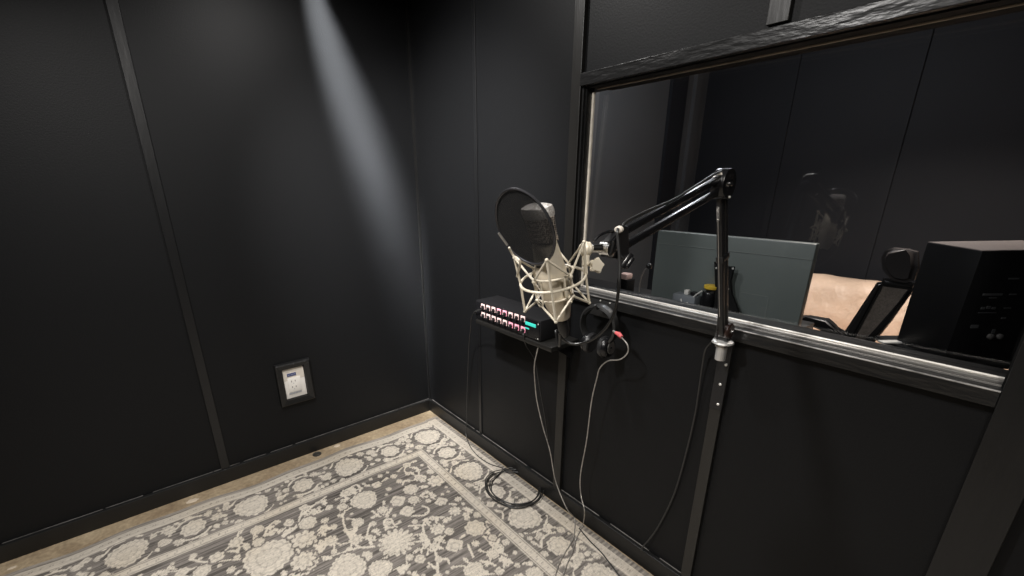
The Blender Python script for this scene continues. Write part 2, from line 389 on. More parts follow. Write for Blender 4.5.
# field flowers read from the rug
FLW = [(-0.772,-0.618,0.068,'p'),(-0.544,-0.69,0.041,'r'),(-0.403,-0.712,0.048,'s'),(-0.653,-0.729,0.05,'l'),(-0.572,-0.771,0.031,'s'),(-0.626,-0.827,0.046,'l'),(-0.772,-0.969,0.084,'u'),(-0.441,-1.115,0.051,'r'),(-0.576,-1.155,0.049,'l'),(-0.731,-0.741,0.027,'s'),(-0.913,-0.961,0.029,'r'),(-0.728,-1.116,0.03,'l'),(-0.766,-1.08,0.019,'r'),(-0.582,-1.015,0.036,'s'),(-0.541,-1.062,0.029,'l'),(-0.471,-0.877,0.039,'l'),(-0.452,-0.965,0.032,'s'),(-0.382,-1.052,0.021,'r'),(-1.004,-0.972,0.079,'p'),(-0.895,-1.061,0.051,'p'),(-1.086,-0.708,0.05,'s'),(-1.133,-0.829,0.057,'p'),(-1.054,-0.605,0.044,'r'),(-0.874,-0.605,0.033,'l'),(-0.933,-0.569,0.024,'l'),(-0.663,-0.553,0.033,'l'),(-0.383,-0.628,0.024,'r'),(-1.255,-0.708,0.106,'p'),(-1.1,-0.697,0.055,'s'),(-1.431,-0.561,0.039,'l'),(-1.271,-0.589,0.028,'r'),(-1.117,-0.549,0.032,'l'),(-1.142,-0.821,0.052,'s'),(-1.5,-0.616,0.037,'r'),(-0.407,-1.211,0.025,'l'),(-0.382,-1.271,0.023,'l'),(-0.4,-1.467,0.037,'p'),(-0.509,-1.373,0.025,'l'),(-0.423,-1.391,0.017,'l')]
VIN = [[(-0.717,-1.229),(-0.665,-1.129),(-0.649,-1.01),(-0.614,-0.942),(-0.563,-0.94),(-0.517,-0.966)],[(-0.656,-1.115),(-0.594,-1.068)],[(-0.617,-0.956),(-0.681,-0.915)],[(-0.716,-1.016),(-0.65,-1.047)],[(-0.847,-0.941),(-0.914,-0.898),(-0.928,-0.828),(-0.92,-0.724),(-0.904,-0.67)],[(-0.914,-0.898),(-1.024,-0.871)],[(-0.867,-0.911),(-0.859,-0.85),(-0.816,-0.788)],[(-0.918,-0.805),(-0.879,-0.78),(-0.867,-0.715)],[(-0.814,-1.023),(-0.947,-1.016)],[(-0.729,-0.887),(-0.767,-0.858),(-0.757,-0.816),(-0.728,-0.822),(-0.73,-0.869),(-0.699,-0.869)],[(-0.648,-0.857),(-0.583,-0.898),(-0.546,-0.874),(-0.559,-0.838)],[(-0.774,-0.718),(-0.76,-0.78)],[(-0.679,-1.16),(-0.644,-1.186),(-0.649,-1.209)],[(-0.707,-1.204),(-0.717,-1.157)],[(-0.496,-1.119),(-0.539,-1.124)],[(-0.442,-1.176),(-0.428,-1.267)],[(-0.527,-1.178),(-0.549,-1.245)],[(-1.073,-0.541),(-1.003,-0.506),(-0.92,-0.475)],[(-1.265,-0.601),(-1.211,-0.519),(-1.177,-0.495)],[(-1.196,-0.639),(-1.099,-0.587),(-1.047,-0.508),(-0.964,-0.499)],[(-1.534,-0.51),(-1.479,-0.572),(-1.357,-0.645)],[(-0.797,-0.56),(-0.76,-0.539),(-0.758,-0.48),(-0.838,-0.499),(-0.855,-0.516),(-0.815,-0.537)],[(-0.561,-0.632),(-0.536,-0.609),(-0.519,-0.633)],[(-0.433,-1.191),(-0.447,-1.261),(-0.429,-1.326)],[(-0.535,-1.282),(-0.504,-1.33),(-0.503,-1.39)]]
for L in VIN: stroke(L, .0062, .0048)
spots = [(a, b, c) for a, b, c, _ in FLW]
def free(x, y, r): return all(math.hypot(x-a, y-b) > r+c for a, b, c in spots)
fx0, fx1, fy0, fy1 = RX0+FI+.02, RX1-FI-.02, RY0+FI+.02, RY1-FI-.02
extra = []
for R, n, typs in ((.080, 90, 'pu'), (.050, 240, 'psl'), (.033, 700, 'rsl'), (.020, 2200, 'lrs'), (.012, 5000, 'lr')):
    for _ in range(n):
        x, y = random.uniform(fx0, fx1), random.uniform(fy0, fy1)
        if R > .04 and x > -1.5 and y > -1.25: continue
        if free(x, y, R*(1.25 if R > .025 else 1.35)+.006):
            spots.append((x, y, R)); extra.append((x, y, R*random.uniform(.85, 1.05), random.choice(typs)))
for x, y, R, t in extra:
    if R > .028:
        near = sorted((math.hypot(x-a, y-b), a, b) for a, b, c in spots)[1:3]
        for d, a, b in near:
            mx_, my_ = (x+a)/2+random.uniform(-.25, .25)*(b-y), (y+b)/2+random.uniform(-.25, .25)*(a-x)
            stroke([(x, y), (mx_, my_), (a, b)], .0040, .0034)
for a, b, c, _ in FLW+[e for e in extra if e[2] > .028]:
    for k in range(2 if c < .05 else 4):
        an = random.uniform(0, 6.28); sprig(a+c*.95*math.cos(an), b+c*.95*math.sin(an), an+random.uniform(-.5, .5), random.uniform(.030, .055), 3)
for a, b, c, t in extra: flower(a, b, c, t)
for a, b, c, t in FLW: flower(a, b, c, t, clearr=.06)
T[D < FI] = 0
# border: flowers alternate large and small along each side
T[(D >= .088) & (D < IN)] = 0.04
band = (D >= .088) & (D < IN)
def border_run(get, n, length, corner=.19):
    for i in range(n):
        s = corner+i*(length-2*corner)/(n-1); big = (i % 2 == 0)
        x, y = get(s); R = .083 if big else .058
        yield x, y, R, big
sides = []
Lx = RX1-RX0; Ly = RY1-RY0
nX = int(round((Lx-.38)/.226)); nX += (nX+1) % 2; nY = int(round((Ly-.38)/.222)); nY += (nY+1) % 2
sides += list(border_run(lambda s: (RX1-s, RY1-.188), nX, Lx)) + list(border_run(lambda s: (RX1-.188, RY1-s), nY, Ly))
sides += list(border_run(lambda s: (RX1-s, RY0+.188), nX, Lx)) + list(border_run(lambda s: (RX0+.188, RY1-s), nY, Ly))
Tb = T
for x, y, R, big in sides:                      # leafy filling between the flowers
    for k in range(11):
        an = k*2*PI/11+random.uniform(-.25, .25); rr = R+.030+random.uniform(0, .012)
        px, py = x+rr*math.cos(an), y+rr*math.sin(an)
        if k % 2: flower(px, py, random.uniform(.017, .027), random.choice('rls'), .88)
        else:
            leaf(px, py, an+random.uniform(-1, 1), random.uniform(.026, .042))
    stroke([(x+(R+.02)*math.cos(a), y+(R+.02)*math.sin(a)) for a in (1, 1.5, 2.1, 2.6)], .0055)
    stroke([(x+(R+.022)*math.cos(a), y+(R+.022)*math.sin(a)) for a in (4, 4.6, 5.2, 5.7)], .0055)
bsp = [(x, y, R*1.24) for x, y, R, b_ in sides]
for R, n in ((.026, 2500), (.017, 6000), (.010, 9000)):
    for _ in range(n):
        x, y = random.uniform(RX0, RX1), random.uniform(RY0, RY1)
        d_ = min(RX1-x, x-RX0, RY1-y, y-RY0)
        if d_ < .092+R or d_ > IN-.004-R or x < -2.35 or y < -2.0: continue
        if all(abs(x-a) > R+c or math.hypot(x-a, y-b) > (R*1.12+c) for a, b, c in bsp):
            bsp.append((x, y, R)); flower(x, y, R*random.uniform(.9, 1.15), random.choice('rlsl'), .86)
for x, y, R, big in sides:
    w = win_(x, y, R*1.35); r = np.hypot(GXX[w]-x, GYY[w]-y); th = np.arctan2(GYY[w]-y, GXX[w]-x)
    T[w][r < R*(1.20+.07*np.cos(9*th))] = 0.0
    flower(x, y, R*.98, 'p' if big else 'r', .90)
T[~band & (D < FI)] = 0
# guard stripes
def stripe(a, b, v):
    T[(D >= a) & (D < b)] = v
stripe(0, .012, .12); stripe(.012, .036, .02); stripe(.036, .041, .75); stripe(.041, .074, .62); stripe(.074, .078, .15); stripe(.078, .084, .80); stripe(.084, .088, .25)
stripe(IN, IN+.005, .12); stripe(IN+.005, IN+.010, .85); stripe(IN+.010, IN+.014, .22); stripe(IN+.014, IN+.046, .80); stripe(IN+.046, IN+.050, .22); stripe(IN+.050, IN+.056, .85); stripe(IN+.056, FI, .08)
along = np.where((dR < dB) & (dR < dL) & (dR < dN) | (dL < dB) & (dL < dR) & (dL < dN), GYY, GXX)
dots = (np.abs(((along/.034) % 1)-.5) < .17) & (np.abs(((along/.0113) % 1)-.5) < .30)
T[(D >= .047) & (D < .068) & dots & (np.abs(D-.0575) < .006)] = .22
T[(D >= IN+.018) & (D < IN+.042) & dots & (np.abs(D-IN-.030-.005*np.sin(along*185)) < .006)] = .35
frng = (D < .036) & (dR < .04) & ((np.abs(((along/.022) % 1)-.5)) < .22); T[frng] = .24
edge = (D < .006); T[edge & (dB < .01)] = .78; T[(D >= .006) & (dB < .03) & (D < .03)] = .20
# abrash: streaks run along x
st1 = rng.random((ny, nx//26+2)); st = np.repeat(st1, 26, axis=1)[:, :nx]
ker = np.ones(15)/15; st = np.apply_along_axis(lambda q: np.convolve(q, ker, 'same'), 1, st)
st = (st-.5)*1.5
big = wob(GXX, GYY, 5.1)*.5+wob(GXX+2, GYY*1.6, 2.3)*.5
taupe = np.array((.182, .164, .148)); cream = np.array((.70, .635, .54)); warm = np.array((.66, .57, .44))
ground = taupe[None, None, :]*(1+.75*st[..., None]+.22*big[..., None])
lightc = cream[None, None, :]*(1+.09*st[..., None]); k = np.clip(wob(GXX*1.0, GYY, 9)*.8, 0, 1)[..., None]*.6
lightc = lightc*(1-k)+warm[None, None, :]*k
C = ground*(1-T[..., None])+lightc*T[..., None]
C *= (1+.10*(rng.random((ny, nx))-.5))[..., None]; C = np.clip(C, .01, 1)
Z = .0085+.0015*T
ebn = np.minimum(np.minimum(np.arange(nx)[None, :], np.arange(ny)[:, None]), np.minimum(np.arange(nx)[::-1][None, :], np.arange(ny)[::-1][:, None]))
Z[ebn == 0] = .0006; Z[ebn == 1] = .006
YYo = GYY + np.clip(1-dB/.4, 0, 1)*(.010*np.sin(GXX*7.3+.5)+.006*np.sin(GXX*17))*(GXX < -.12)
verts = np.stack([GXX, YYo, Z], -1).reshape(-1, 3)
idx = np.arange(nx*ny).reshape(ny, nx)
quads = np.stack([idx[:-1, :-1], idx[:-1, 1:], idx[1:, 1:], idx[1:, :-1]], -1).reshape(-1, 4)
me = bpy.data.meshes.new('area_rug'); me.vertices.add(len(verts)); me.vertices.foreach_set('co', verts.astype(np.float32).ravel())
me.loops.add(quads.size); me.loops.foreach_set('vertex_index', quads.astype(np.int32).ravel())
me.polygons.add(len(quads)); me.polygons.foreach_set('loop_start', np.arange(0, quads.size, 4, dtype=np.int32))
try: me.polygons.foreach_set('loop_total', np.full(len(quads), 4, dtype=np.int32))
except Exception: pass
me.update(calc_edges=True)
ca = me.color_attributes.new('weave', 'FLOAT_COLOR', 'POINT')
ca.data.foreach_set('color', np.concatenate([C.reshape(-1, 3), np.ones((nx*ny, 1))], 1).astype(np.float32).ravel())
rm = bpy.data.materials.new('woven_rug'); rm.use_nodes = True; nt = rm.node_tree; b = nt.nodes['Principled BSDF']
b.inputs['Roughness'].default_value = .95; b.inputs['Specular IOR Level'].default_value = .1
va = nt.nodes.new('ShaderNodeVertexColor'); va.layer_name = 'weave'
tc = nt.nodes.new('ShaderNodeTexCoord'); mp = nt.nodes.new('ShaderNodeMapping'); mp.inputs['Scale'].default_value = (40, 260, 1)
ns = nt.nodes.new('ShaderNodeTexNoise'); ns.inputs['Scale'].default_value = 1; ns.inputs['Detail'].default_value = 3
rp = nt.nodes.new('ShaderNodeValToRGB'); rp.color_ramp.elements[0].position = .3; rp.color_ramp.elements[0].color = (.80, .80, .80, 1); rp.color_ramp.elements[1].position = .7; rp.color_ramp.elements[1].color = (1.12, 1.12, 1.12, 1)
mx = nt.nodes.new('ShaderNodeMix'); mx.data_type = 'RGBA'; mx.blend_type = 'MULTIPLY'; mx.inputs['Factor'].default_value = 1
nt.links.new(tc.outputs['Object'], mp.inputs['Vector']); nt.links.new(mp.outputs['Vector'], ns.inputs['Vector']); nt.links.new(ns.outputs['Fac'], rp.inputs['Fac'])
nt.links.new(va.outputs['Color'], mx.inputs['A']); nt.links.new(rp.outputs['Color'], mx.inputs['B']); nt.links.new(mx.outputs['Result'], b.inputs['Base Color'])
me.materials.append(rm)
rug = bpy.data.objects.new('area_rug', me); COL.objects.link(rug)
rug['label'] = 'cream and taupe floral area rug with wide flowered border on concrete floor'; rug['category'] = 'rug'

# ------------------------------------------------------------------ marks on the concrete
p = on_z(317, 454.2, 0)
bm = NB(); lathe(bm, [(.026, 0), (.026, .002), (.020, .0035), (.0185, .0025), (.006, .0025), (.005, .004), (.001, .004)], p, (0, 0, 1), 28)
solo('floor_disc', bm, M['disc'], p, 'dark round metal disc set in the concrete between rug and left wall', 'disc')
def splat(px, py, r, label):
    p = on_z(px, py, 0); bm = NB(); pts = []
    for k in range(18):
        a = 2*PI*k/18; q = r*(.75+.35*random.random()); pts.append((q*1.5*math.cos(a), q*.8*math.sin(a)))
    prism(bm, pts, (p.x, p.y, .0002), (1, 0, 0), (0, 1, 0), (0, 0, 1), .0008)
    solo('paint_spot', bm, M['paint_spot'], p, label, 'paint spot', 'dried paint spots on the concrete')
splat(192.3, 501, .022, 'pale dried paint spot on concrete, midway along the left wall')
splat(12, 568, .012, 'small pale paint spot on concrete at the photo\'s lower left corner')
splat(337, 446, .016, 'pale dried paint spot on concrete just right of the dark floor disc')

# ------------------------------------------------------------------ wall plate in black frame (left wall)
fx0, fx1, fz0, fz1 = -.968, -.776, .342, .596; ix0, ix1, iz0, iz1 = -.931, -.815, .379, .560
wp = thing('wall_outlet', 'white outlet plate with blue strip inside a black mitred frame on left wall', 'outlet', ((fx0+fx1)/2, 0, fz0))
bm = NB()
def ringquad(y, a): return [bm.verts.new(q) for q in ((a[0], y, a[2]), (a[1], y, a[2]), (a[1], y, a[3]), (a[0], y, a[3]))]
rs = [ringquad(-.0002, (fx0, fx1, fz0, fz1)), ringquad(-.020, (fx0+.003, fx1-.003, fz0+.003, fz1-.003)), ringquad(-.024, (fx0+.010, fx1-.010, fz0+.010, fz1-.010)), ringquad(-.019, (ix0-.003, ix1+.003, iz0-.003, iz1+.003)), ringquad(-.0002, (ix0, ix1, iz0, iz1))]
for i in range(4):
    for k in range(4): bm.faces.new((rs[i][k], rs[i][(k+1) % 4], rs[i+1][(k+1) % 4], rs[i+1][k]))
part('frame', bm, M['trim'], wp, smooth=0)
part('plate', bx(NB(), (ix0+.001, -.008, iz0+.001), (ix1-.001, -.0003, iz1-.001), .002), M['plate'], wp)
part('upper_band', bx(NB(), (ix0+.002, -.0092, iz1-.070), (ix1-.002, -.0075, iz1-.002)), M['plate2'], wp, 'warmer upper band')
pn = part('panel', bx(NB(), (ix0+.020, -.0125, iz0+.038), (ix1-.026, -.009, iz1-.056), .0015), M['plate'], wp)
part('blue_strip', bx(NB(), (ix0+.022, -.0112, iz1-.046), (ix0+.070, -.0090, iz1-.030)), M['blue'], wp, 'blue strip')
for k in range(5): part('strip_mark', bx(NB(), (ix0+.027+k*.008, -.0116, iz1-.041), (ix0+.031+k*.008, -.0111, iz1-.035)), M['line'], wp)
for zc in (iz0+.103, iz0+.068):
    for dx in (-.010, .010): part('slot', bx(NB(), (ix0+.050+dx-.002, -.0131, zc-.005), (ix0+.050+dx+.002, -.0124, zc+.005)), M['slot'], wp)
    part('slot', bx(NB(), (ix0+.050-.002, -.0131, zc-.016), (ix0+.050+.002, -.0124, zc-.011)), M['line'], wp)
part('shadow_strip', bx(NB(), (ix0+.018, -.0118, iz0+.026), (ix1-.030, -.0080, iz0+.033)), M['line'], wp, 'grey strip drawn as a shadow')  # shadow below the raised panel, painted as a grey strip

# ------------------------------------------------------------------ shelf and personal mixer (right wall)
shz = .892
shelf = thing('wall_shelf', 'small black shelf on the right wall carrying the knob mixer', 'shelf', (-.10, -1.06, shz-.02))
part('board', bx(NB(), (-.182, -1.300, shz-.020), (-.019, -.800, shz), .003), M['batten'], shelf)
for y in (-.86, -1.25): part('bracket', prism(NB(), [(0, 0), (.13, 0), (0, -.09)], (-.0005, y, shz-.0203), (-1, 0, 0), (0, 0, 1), (0, 1, 0), .004), M['black'], shelf)
mxr = thing('personal_mixer', 'black mixer box with two rows of lit knobs and a teal display', 'mixer', (-.10, -1.0, shz))
my0, my1, mz0, mz1, mxf = -1.228, -.790, shz+.002, .984, -.172
part('case', bx(NB(), (mxf, my0, mz0), (-.035, my1, mz1), .004), M['black'], mxr)
part('front_bezel', bx(NB(), (mxf-.003, my0+.004, mz0+.004), (mxf+.001, my1-.004, mz1-.006), .001), M['gloss'], mxr)
rowends = ((on_x(483.7, 306.3, mxf), on_x(523.6, 318.6, mxf)), (on_x(483.9, 314.6, mxf), on_x(523.8, 329.3, mxf)))
for c in range(8):
    for r in range(2):
        q = rowends[r][0].lerp(rowends[r][1], c/7); y, z = q.y, q.z; hot = (c, r) in ((3, 0), (4, 0), (5, 1), (6, 1), (7, 1))
        cell = part('lit_button', bx(NB(), (mxf-.006, y-.0135, z-.0125), (mxf-.0025, y+.0135, z+.0125), .002), M['cellpink' if hot else 'cell'], mxr)
        kb = part('knob', lathe(NB(), [(.0092, 0), (.0092, .006), (.0075, .012), (.006, .0125)], (mxf-.006, y-.003, z-.003), (-1, 0, 0), 16), M['black'], mxr)
        part('pointer', bx(NB(), (mxf-.0190, y-.0040, z-.003), (mxf-.0180, y-.0020, z+.005)), M['cell'], kb)
part('display', bx(NB(), (mxf-.005, -1.204, .950), (mxf-.002, -1.142, .964), .001), M['teal'], mxr, 'teal display')
part('status_light', bx(NB(), (mxf-.005, -1.165, .933), (mxf-.002, -1.140, .938)), M['teal'], mxr)
part('jack', cyl(NB(), (mxf-.003, -.796, .926), (mxf-.014, -.796, .926), .006), M['rubber'], mxr)
for zc in (.905, .968): part('case_screw', lathe(NB(), [(.003, 0), (.003, .001), (.001, .002)], (mxf-.003, -1.217, zc), (-1, 0, 0), 10), M['screw'], mxr)

# ------------------------------------------------------------------ microphone, shock mount, pop filter
DM = .86; K = DM/FPX
vhat = ray(553, 277).normalized()
def ortho(e): return (e - vhat*e.dot(vhat)).normalized()
mi = ortho(_R*-.14+_U*.99); A = (mi*.93-vhat*.37).normalized()
maj = ortho(_R*.99+_U*.085); E1 = (maj-A*maj.dot(A)).normalized(); E2 = A.cross(E1)
if E2.dot(vhat) > 0: E2 = -E2                          # towards the camera
RC = at(552.6, 279, DM); RR = .0615
def loc(r, deg, h): a = math.radians(deg); return RC + (E1*math.cos(a)+E2*math.sin(a))*r + A*h   # 0=right 90=near 180=left
vd = ray(523.5, 226.6).normalized()
def orth2(e): return (e - vd*e.dot(vd)).normalized()
PN = (-(orth2(_R*.85+_U*.53))*.80 - vd*.60).normalized()      # pop filter normal, towards the singer
face = (PN-A*PN.dot(A)).normalized(); side = A.cross(face)
if side.dot(E1) < 0: side = -side

AM = (A-_R*.075).normalized()
mic = thing('condenser_microphone', 'nickel side-address microphone with mesh head cradled in the cream shock mount', 'microphone', RC-A*.09)
def sect(h, a, b, n=28, p=2.4):
    out = []
    for k in range(n):
        t = 2*PI*k/n; c, s = math.cos(t), math.sin(t)
        out.append(RC+AM*h+side*(math.copysign(abs(c)**(2/p), c)*a)+face*(math.copysign(abs(s)**(2/p), s)*b))
    return out
bm = NB(); loft(bm, [sect(h, a, b, p=p) for h, a, b, p in ((-.086, .015, .015, 2), (-.083, .018, .018, 2), (-.068, .0215, .0215, 2), (-.035, .0285, .0285, 2), (-.030, .0290, .0290, 2), (.018, .0290, .0290, 2), (.024, .0285, .0280, 2), (.050, .0270, .0220, 2.2), (.074, .0255, .0165, 2.6), (.0775, .0255, .0165, 2.6))])
part('body', bm, M['nickel'], mic)
bm = NB(); loft(bm, [sect(h, a, b, p=3.2) for h, a, b in ((.079, .0262, .0170), (.082, .0262, .0172), (.118, .0272, .0205), (.1235, .0275, .0208))])
hd = part('head_grille', bm, M['grille'], mic, 'wire mesh head')
bm = NB(); loft(bm, [sect(h, a, b, p=3.2) for h, a, b in ((.123, .0282, .0215), (.127, .0290, .0222), (.135, .0290, .0222), (.141, .0275, .0205), (.144, .0215, .0145), (.1445, .010, .006))])
part('head_cap', bm, mat('cap_mesh', (.85, .72, .65), .35, metal=.5, noise=.5, nscale=350, bump=.6, bscale=500), mic)
bm = NB(); loft(bm, [sect(h, a, b, p=3) for h, a, b in ((.0765, .0272, .0185), (.0795, .0272, .0185))]); part('head_collar', bm, M['black'], mic)
for s in (-1, 1):
    bm = NB(); box(bm, RC+AM*.101+side*(s*.0268), .0022, .0085, .022, side, face, AM, .0008); part('side_rib', bm, M['grille'], hd)
for s in (-1, 1): part('collar_screw', sphere(NB(), RC+AM*.0785+side*(s*.0285), .0028, 10), M['nickel'], mic)
part('connector', lathe(NB(), [(.0115, 0), (.0115, -.026), (.009, -.034), (.005, -.044)], RC-AM*.086, AM, 18), M['black'], mic, 'black cable plug')
part('pattern_switch', box(NB(), RC+AM*.036+face*.0258, .006, .0012, .003, side, face, A), M['black'], mic)

sm = thing('shock_mount', 'cream wire cradle shock mount with star knob hanging from the boom arm', 'shock mount', RC-A*.065)
wr = .0021
bm = NB(); tube(bm, [loc(RR, 360*k/48, 0) for k in range(48)], .0026, 8, True); part('outer_ring', bm, M['cream'], sm)
tips = {}
for i, dg_ in enumerate((0, 93, 180, 270)):
    up = .062 if dg_ != 180 else .054
    tops = (loc(RR+.003, dg_, up), loc(RR, dg_, 0), loc(RR+.001, dg_, -.060)); tips[i*90] = tops
    bm = NB(); tube(bm, [tops[0], tops[1], tops[2]], .0024, 8); part('post', bm, M['cream'], sm)
RI = .047
for k in range(4):
    a, bb = k*90, (k*90+90) % 360; m_ = k*90+45
    up, dn = loc(RI, m_, .013), loc(RI, m_, -.026)
    upi, dni = loc(RI-.008, m_, .008), loc(RI-.008, m_, -.022)
    for t in (a, bb):
        bm = NB(); tube(bm, [tips[t][0], tips[t][0]*.06+up*.94+A*.001, up], wr, 7); part('upper_wire', bm, M['cream'], sm)
        bm = NB(); tube(bm, [tips[t][2], dn], wr, 7); part('lower_wire', bm, M['cream'], sm)
    for q in (up, dn): part('elastic_hook', sphere(NB(), q, .0042, 10), M['cream'], sm)
    bm = NB(); tube(bm, smooth_path([loc(.040, m_-13, .013), loc(.040, m_-11, -.030), loc(.040, m_, -.041), loc(.040, m_+11, -.030), loc(.040, m_+13, .013)], 6), wr, 7); part('inner_loop', bm, M['cream'], sm)
    bm = NB(); tube(bm, [up, loc(.040, m_-12, -.01), dn], .0012, 6); part('elastic_band', bm, M['plate2'], sm)
bm = NB(); tube(bm, [loc(.040, 360*k/40, .013) for k in range(40)], wr, 7, True); part('inner_ring', bm, M['cream'], sm)
bm = NB(); tube(bm, [loc(.0335, 360*k/40, -.033) for k in range(40)], wr, 7, True); part('cup_ring', bm, M['cream'], sm)
for t in tips: 
    for q in (0, 2): part('wire_joint', sphere(NB(), tips[t][q], .0035, 10), M['cream'], sm)
ball = at(586, 249, DM+.006); blk = at(585.5, 263, DM+.006)
part('swivel_ball', sphere(NB(), ball, .0142, 20, axis=_R), M['cream'], sm)
bm = NB(); 
for k in (-.006, 0, .006): lathe(bm, [(.0143*math.cos(k*60)+.0004, k-.0008), (.0143*math.cos(k*60)+.0004, k+.0008)], ball, _R, 20)
part('ball_ribs', bm, M['nickel'], sm)
bm = NB(); cyl(bm, ball-_U*.008, blk-_U*.006, .0072, 18); part('swivel_block', bm, M['cream'], sm)
bm = NB(); cyl(bm, blk-_U*.006, tips[0][1], .004, 10); part('block_strut', bm, M['cream'], sm)
kn = at(596.0, 265.5, DM-.012); ax = (_R*.25-_F*.95+_U*.05).normalized(); ku, kv, _ = basis(ax)
star = []
for k in range(30):
    a = 2*PI*k/30; star.append((.0125*(1+.26*math.cos(5*a))*math.cos(a), .0125*(1+.26*math.cos(5*a))*math.sin(a)))
bm = NB(); prism(bm, star, kn-ax*.004, ku, kv, ax, .010, .002); part('star_knob', bm, M['cream'], sm)
part('knob_shaft', cyl(NB(), blk, kn, .004, 10), M['cream'], sm)

PD = .80; PCEN = at(523.8, 228.0, PD); PRAD = .0712
pu = ortho(_U); pu = (pu-PN*pu.dot(PN)).normalized(); pv = PN.cross(pu)
pf = thing('pop_filter', 'round black gauze pop filter clipped in front of the microphone head', 'pop filter', PCEN-pu*PRAD)
bm = NB(); lathe(bm, [(.001, 0), (PRAD*.5, .001), (PRAD, 0), (PRAD, -.0006), (PRAD*.5, .0004), (.001, -.0006)], PCEN, PN, 48); part('gauze', bm, M['gauze'], pf, 'see-through black gauze')
bm = NB(); tube(bm, [PCEN+(pu*math.cos(2*PI*k/56)+pv*math.sin(2*PI*k/56))*PRAD for k in range(56)], .0025, 8, True); part('rim', bm, M['rim'], pf)
# pale clip along the lower-left of the rim
c0, c1, c2 = at(498.5, 233, PD), at(508.5, 246.5, PD+.01), at(515, 256, DM-.03)
bm = NB(); tube(bm, [c0, c0.lerp(c1, .9)], .0021, 7); part('clip', bm, M['alu'], pf, 'pale metal clip on the rim')
bm = NB(); tube(bm, smooth_path([at(509, 247.5, PD+.008), at(513, 255, PD+.02), at(520, 262, DM-.05), loc(RR+.004, 170, .02)], 6), .0022, 7); part('stem', bm, M['cream'], pf)

# ------------------------------------------------------------------ boom arm
JB = on_x(723.5, 338, -.068); EL = at(722, 184, 1.10); JM = at(612, 246, DM+.02)
arm = thing('boom_arm', 'black two-section scissor boom arm clamped to the wall below the window', 'boom arm', JB)
upd = (EL-JM).normalized(); lod = (EL-JB).normalized()
nrm = upd.cross(lod).normalized()                       # normal of the arm's plane
if nrm.dot(CAM-EL) < 0: nrm = -nrm
wu = nrm.cross(upd).normalized(); wu = wu if wu.z > 0 else -wu
wl = nrm.cross(lod).normalized(); wl = wl if wl.dot(_R) > 0 else -wl
for s, ln in ((.0165, 'upper'), (-.0135, 'lower')):
    bm = NB(); a = JM+wu*s+upd*.012; b = EL+wu*s-upd*.004; m_ = (a+b)/2; box(bm, m_, (b-a).length/2, .0075, .0075, upd, nrm, wu, .0035, 3)
    part('upper_bar', bm, M['gloss'], arm)
for s in (-.0105, .0105):
    a = JB+wl*s+lod*.016; b = EL+wl*s-lod*.010; m_ = (a+b)/2; bm = NB(); box(bm, m_, (b-a).length/2, .0075, .0072, lod, nrm, wl, .0035, 3)
    part('lower_bar', bm, M['black'], arm)
bm = NB(); lathe(bm, [(.020, -.014), (.035, -.013), (.0365, -.010), (.0365, .015), (.035, .018), (.024, .0195), (.022, .0185)], EL, nrm, 32); part('elbow_disc', bm, M['gloss'], arm)
bm = NB(); lathe(bm, [(.006, .0), (.006, .004), (.003, .006)], EL+nrm*.0185, nrm, 14); part('elbow_bolt', bm, M['chrome'], arm, 'chrome elbow bolt')
bm = NB(); sphere(bm, at(729.5, 197, 1.085), .0030, 10); part('spring_screw', bm, M['screw'], arm)
# coil springs beside the lower and upper bars
def spring(a, b, r, turns, w, par):
    a, b = Vector(a), Vector(b); u, v, ax = basis(b-a); n = turns*10; L = (b-a).length
    bm = NB(); tube(bm, [a+ax*(L*i/n)+(u*math.cos(2*PI*i/10)+v*math.sin(2*PI*i/10))*r for i in range(n+1)], w, 5); return part('spring', bm, M['alu'], par)
sp0 = EL-lod*.05-wl*.0225
spring(sp0, sp0-lod*.036, .0028, 10, .0009, arm)
bm = NB(); tube(bm, [sp0-lod*.036, JB+lod*.09-wl*.0215], .0011, 6); part('spring_rod', bm, M['alu'], arm)
bm = NB(); box(bm, EL-lod*.20, .009, .0095, .0195, lod, nrm, wl, .002); part('lower_band', bm, M['black'], arm)
# lower joint
lj = JB+lod*.012+wl*.010
bm = NB(); lathe(bm, [(.014, -.012), (.024, -.010), (.024, .014), (.020, .018), (.015, .0185)], lj+lod*.010, nrm, 26); part('base_disc', bm, mat('brown_black', (.030, .016, .013), .3), arm)
bm = NB(); lathe(bm, [(.005, 0), (.005, .004), (.002, .005)], lj+lod*.010+nrm*.018, nrm, 12); part('base_bolt', bm, M['chrome'], arm)
bm = NB(); box(bm, JB+Vector((0, 0, .008)), .012, .016, .016, bev=.003); part('base_yoke', bm, M['black'], arm)
bm = NB(); lathe(bm, [(.012, .001), (.028, -.003), (.030, -.008), (.024, -.013), (.012, -.014)], JB-Vector((0, 0, .006)), (0, 0, 1), 28); part('base_flange', bm, M['steel'], arm, 'chrome base flange')
bm = NB(); cyl(bm, JB-Vector((0, 0, .018)), JB-Vector((0, 0, .070)), .0145, 18); part('mount_pin', bm, M['steel'], arm, 'chrome mounting pin')
